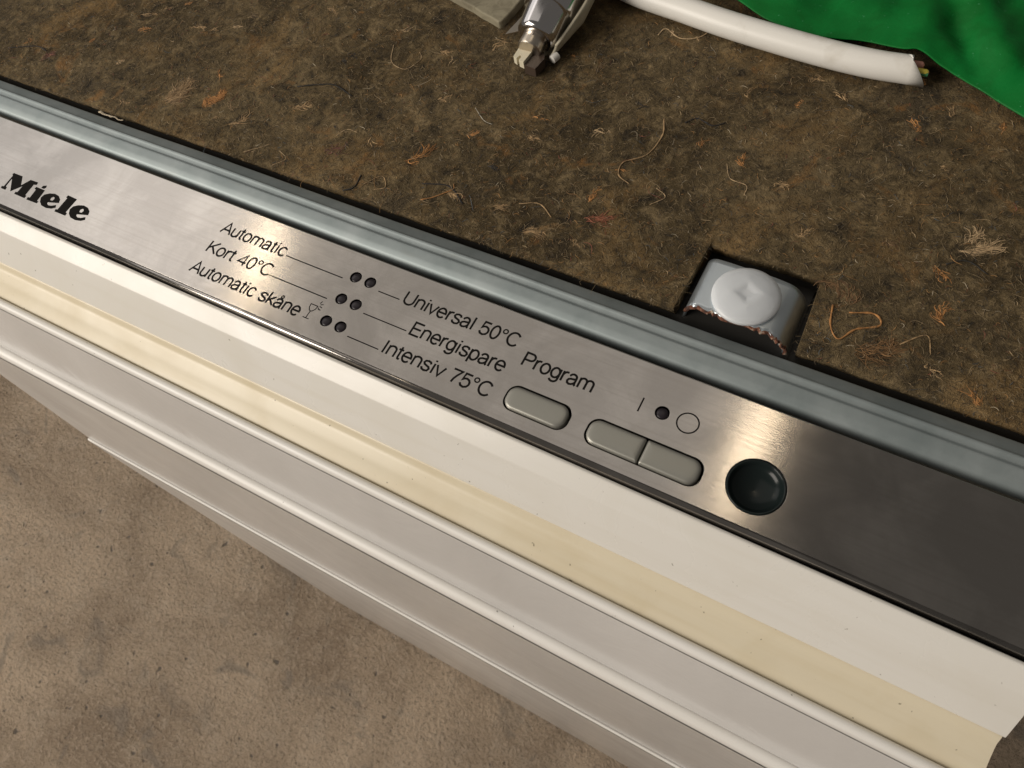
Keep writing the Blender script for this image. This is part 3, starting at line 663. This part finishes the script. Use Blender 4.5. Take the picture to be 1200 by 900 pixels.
# ------------------------------------------------------------------ green plastic sheet
def make_green():
    m = mat('green_plastic_sheet', (0.0, 0.16, 0.035), 0.5, 0.0, Specular_IOR_Level=0.22)
    g = G(m); n = g.noise(g.coord(), 70, 4, 0.6, 0.5); sp = g.noise(g.coord(), 600, 2); fn = g.noise(g.coord((1, 1, 1)), 900, 2)
    c = g.mix((0.0, 0.125, 0.016), (0.0, 0.17, 0.026), g.ramp(n, [(0.35, 0.0), (0.65, 1.0)]))
    g.color(g.mix(c, (0.10, 0.36, 0.20), g.math('MULTIPLY', g.ramp(sp, [(0.70, 0.0), (0.78, 1.0)]), 0.6)))
    g.rough(g.math('ADD', g.math('MULTIPLY', n, 0.2), 0.42)); g.bump(g.math('ADD', fn, n), 0.12, 0.0006); return m
edge = spline([(-150, 345, 9), (-115, 322, 9), (-86.5, 304.4, 9.5), (-69, 295.6, 9), (-49.4, 292.4, 9.5), (-30.3, 295.5, 9), (-13.5, 293.4, 11), (-6.7, 293.9, 11.5), (3.1, 290.6, 9.5), (14.5, 286.8, 7.5), (36.4, 278, 5.5), (70, 263, 4), (110, 250, 4)], 8)
vs = []; fs = []; nb = 46
for i, e in enumerate(edge):
    for j in range(nb):
        d = 240 * (j / (nb - 1)) ** 1.5
        x = e.x + d * 0.42; y = e.y + d * 0.9
        h = 4.5 * noise.noise((x * 0.028 + 1.5, y * 0.014, 2)) + 2.2 * noise.noise((x * 0.07, y * 0.05, 6)) + 0.9 * noise.noise((x * 0.2, y * 0.11, 9))
        f = min(1, d / 16); 
        gx = (x - 12) * 0.9 + (y - 296) * 0.43                     # sharp fold running back from the cable end
        h += -5.0 * math.exp(-((gx) / 5.0) ** 2) * f * math.exp(-d / 70)
        h += 4.0 * math.exp(-((gx - 11) / 7) ** 2) * f
        z = e.z * (1 - f) + (11.5) * f + h * (0.25 + 0.75 * f)
        vs.append((x, y, max(z, 3.4)))
for i in range(len(edge) - 1):
    for j in range(nb - 1): fs.append((i * nb + j, (i + 1) * nb + j, (i + 1) * nb + j + 1, i * nb + j + 1))
mb = MB(); mb.add(vs, fs); gs = mb.build('plastic_sheet', make_green(), smooth=True); tag(gs, 'crumpled green plastic sheet lying on the felt behind the white cable', 'plastic sheet')
sd = gs.modifiers.new('thickness', 'SOLIDIFY'); sd.thickness = 0.0004

# ------------------------------------------------------------------ chrome fitting
M_chrome = mat('chrome', (0.62, 0.60, 0.60), 0.13, 1.0)
g = G(M_chrome); nn_ = g.noise(g.coord((1, .12, 1)), 900, 3); g.rough(g.math('ADD', g.math('MULTIPLY', nn_, 0.16), 0.06))
M_worn = mat('worn_bright_metal', (0.60, 0.54, 0.46), 0.32, 1.0)
M_tipm = make_plastic('ivory_tip', (0.72, 0.66, 0.50), (0.4, 0.33, 0.2), 0.4)
M_brown = mat('dark_brown_plastic', (0.06, 0.04, 0.028), 0.5)
M_ivory = make_plastic('dirty_ivory_plastic', (0.55, 0.50, 0.38), (0.32, 0.26, 0.16), 0.45, 0.6)
cf = empty('chrome_fitting', (-162, 260, 1)); tag(cf, 'chrome barrel fitting with notched ivory tip lying on the felt', 'metal fitting')
def Cf(o): o.parent = cf; o.location = -cf.location; return o
A0 = Vector((-160.5, 251.5, 10.4)); AX = Vector((-0.02, 1, 0.20)).normalized()
def lathe(mb, prof, origin, ax, n=36):
    s = ax.cross(Vector((0, 0, 1))).normalized(); u = s.cross(ax); vs = []; fs = []
    for d, r in prof:
        for j in range(n): a = 2 * math.pi * j / n; vs.append(origin + ax * d + s * r * math.cos(a) + u * r * math.sin(a))
    for i in range(len(prof) - 1):
        for j in range(n): fs.append((i * n + j, i * n + (j + 1) % n, (i + 1) * n + (j + 1) % n, (i + 1) * n + j))
    fs += [tuple(range(n)), tuple(range((len(prof) - 1) * n, len(prof) * n))]
    mb.add(vs, fs)
mb = MB(); lathe(mb, [(0.3, 5.6), (0, 6.8), (0.3, 8.0), (1.1, 8.9), (2.6, 9.5), (13, 10.2), (13.6, 10.6), (14.0, 11.6), (14.8, 12.0), (16, 12.1), (60, 12.8), (100, 13)], A0, AX)
auto_smooth(Cf(mb.build('barrel', M_chrome)))
mb = MB(); lathe(mb, [(0.5, 5.4), (-4.0, 5.6), (-5.2, 5.5), (-5.6, 5.0)], A0 + Vector((-0.6, 0, -0.3)), AX)
auto_smooth(Cf(mb.build('collar', M_worn)))
def slab(mb, pts, z0, z1):
    n = len(pts); mb.add([(x, y, z0) for x, y in pts] + [(x, y, z1) for x, y in pts], [tuple(range(n)), tuple(range(n, 2 * n))] + [(i, (i + 1) % n, n + (i + 1) % n, n + i) for i in range(n)])
mb = MB(); slab(mb, [(-166.6, 249.5), (-166.4, 241.2), (-164.4, 240.3), (-163.8, 242.6), (-162.8, 242.4), (-162.9, 239.8), (-160.3, 239.2), (-159.6, 248.5)], 4.5, 8.2); Cf(mb.build('notched_tip', M_tipm))
mb = MB(); slab(mb, [(-159.3, 248.8), (-160.1, 239.2), (-154.2, 238.6), (-153.2, 246), (-155, 249)], 2.0, 6.6); Cf(mb.build('brown_block', M_brown))
sv = AX.cross(Vector((0, 0, 1))).normalized(); uv = sv.cross(AX); vs = []; fs = []; na = 12
for i in range(15):
    d = -1.0 + i * 5.5; r = 9.6 + min(d + 1, 22) * 0.26
    for j in range(na + 1):
        a = R(-78 + (88 - 4.2 * max(0, 4 - i)) * j / na); vs.append(A0 + AX * (d + 1.6 * math.sin(j * .7)) * 1.0 + sv * r * math.cos(a) + uv * r * 0.92 * math.sin(a))
for i in range(14):
    for j in range(na): q = i * (na + 1) + j; fs.append((q, q + 1, q + na + 2, q + na + 1))
mb = MB(); mb.add(vs, fs); sl = Cf(mb.build('side_sleeve', M_ivory, smooth=True)); so = sl.modifiers.new('thickness', 'SOLIDIFY'); so.thickness = 0.0012; so.offset = 1
mb = MB(); lathe(mb, [(0, 1.3), (0.3, 1.9), (3.5, 2.1)], Vector((-151.2, 248.6, 4.0)), Vector((0.3, 1, 0.1)).normalized(), 14); auto_smooth(Cf(mb.build('white_plug', M_white)))
mb = MB(); slab(mb, [(-179.3, 256.3), (-178.6, 256.6), (-171.5, 262), (-170.5, 275), (-176.6, 276)], 4.6, 5.1); Cf(mb.build('metal_tab', M_worn))

# ------------------------------------------------------------------ pale slab beside the fitting
def make_stone():
    m = mat('dirty_pale_board', (0.33, 0.29, 0.20), 0.75); g = G(m); n = g.noise(g.coord(), 110, 5, 0.65, 0.6)
    g.color(g.mix((0.27, 0.24, 0.165), (0.13, 0.11, 0.07), g.ramp(n, [(0.45, 0.0), (0.72, 1.0)]))); g.bump(n, 0.5, 0.001); return m
mb = MB(); slab(mb, [(x * 1.017, y * 1.017) for x, y in [(-208.7, 266.5), (-201, 264.5), (-195, 262.0), (-189, 260.4), (-183.4, 258.4), (-182.2, 259.6), (-181.0, 268.8), (-179.8, 292), (-178, 330), (-240, 335), (-236, 274.5)]], 0.6, 5.0)
bl = mb.build('board_offcut', make_stone()); tag(bl, 'pale dirty board offcut beside the chrome fitting', 'board')
bv = bl.modifiers.new('bevel', 'BEVEL'); bv.width = 0.0006; bv.segments = 2
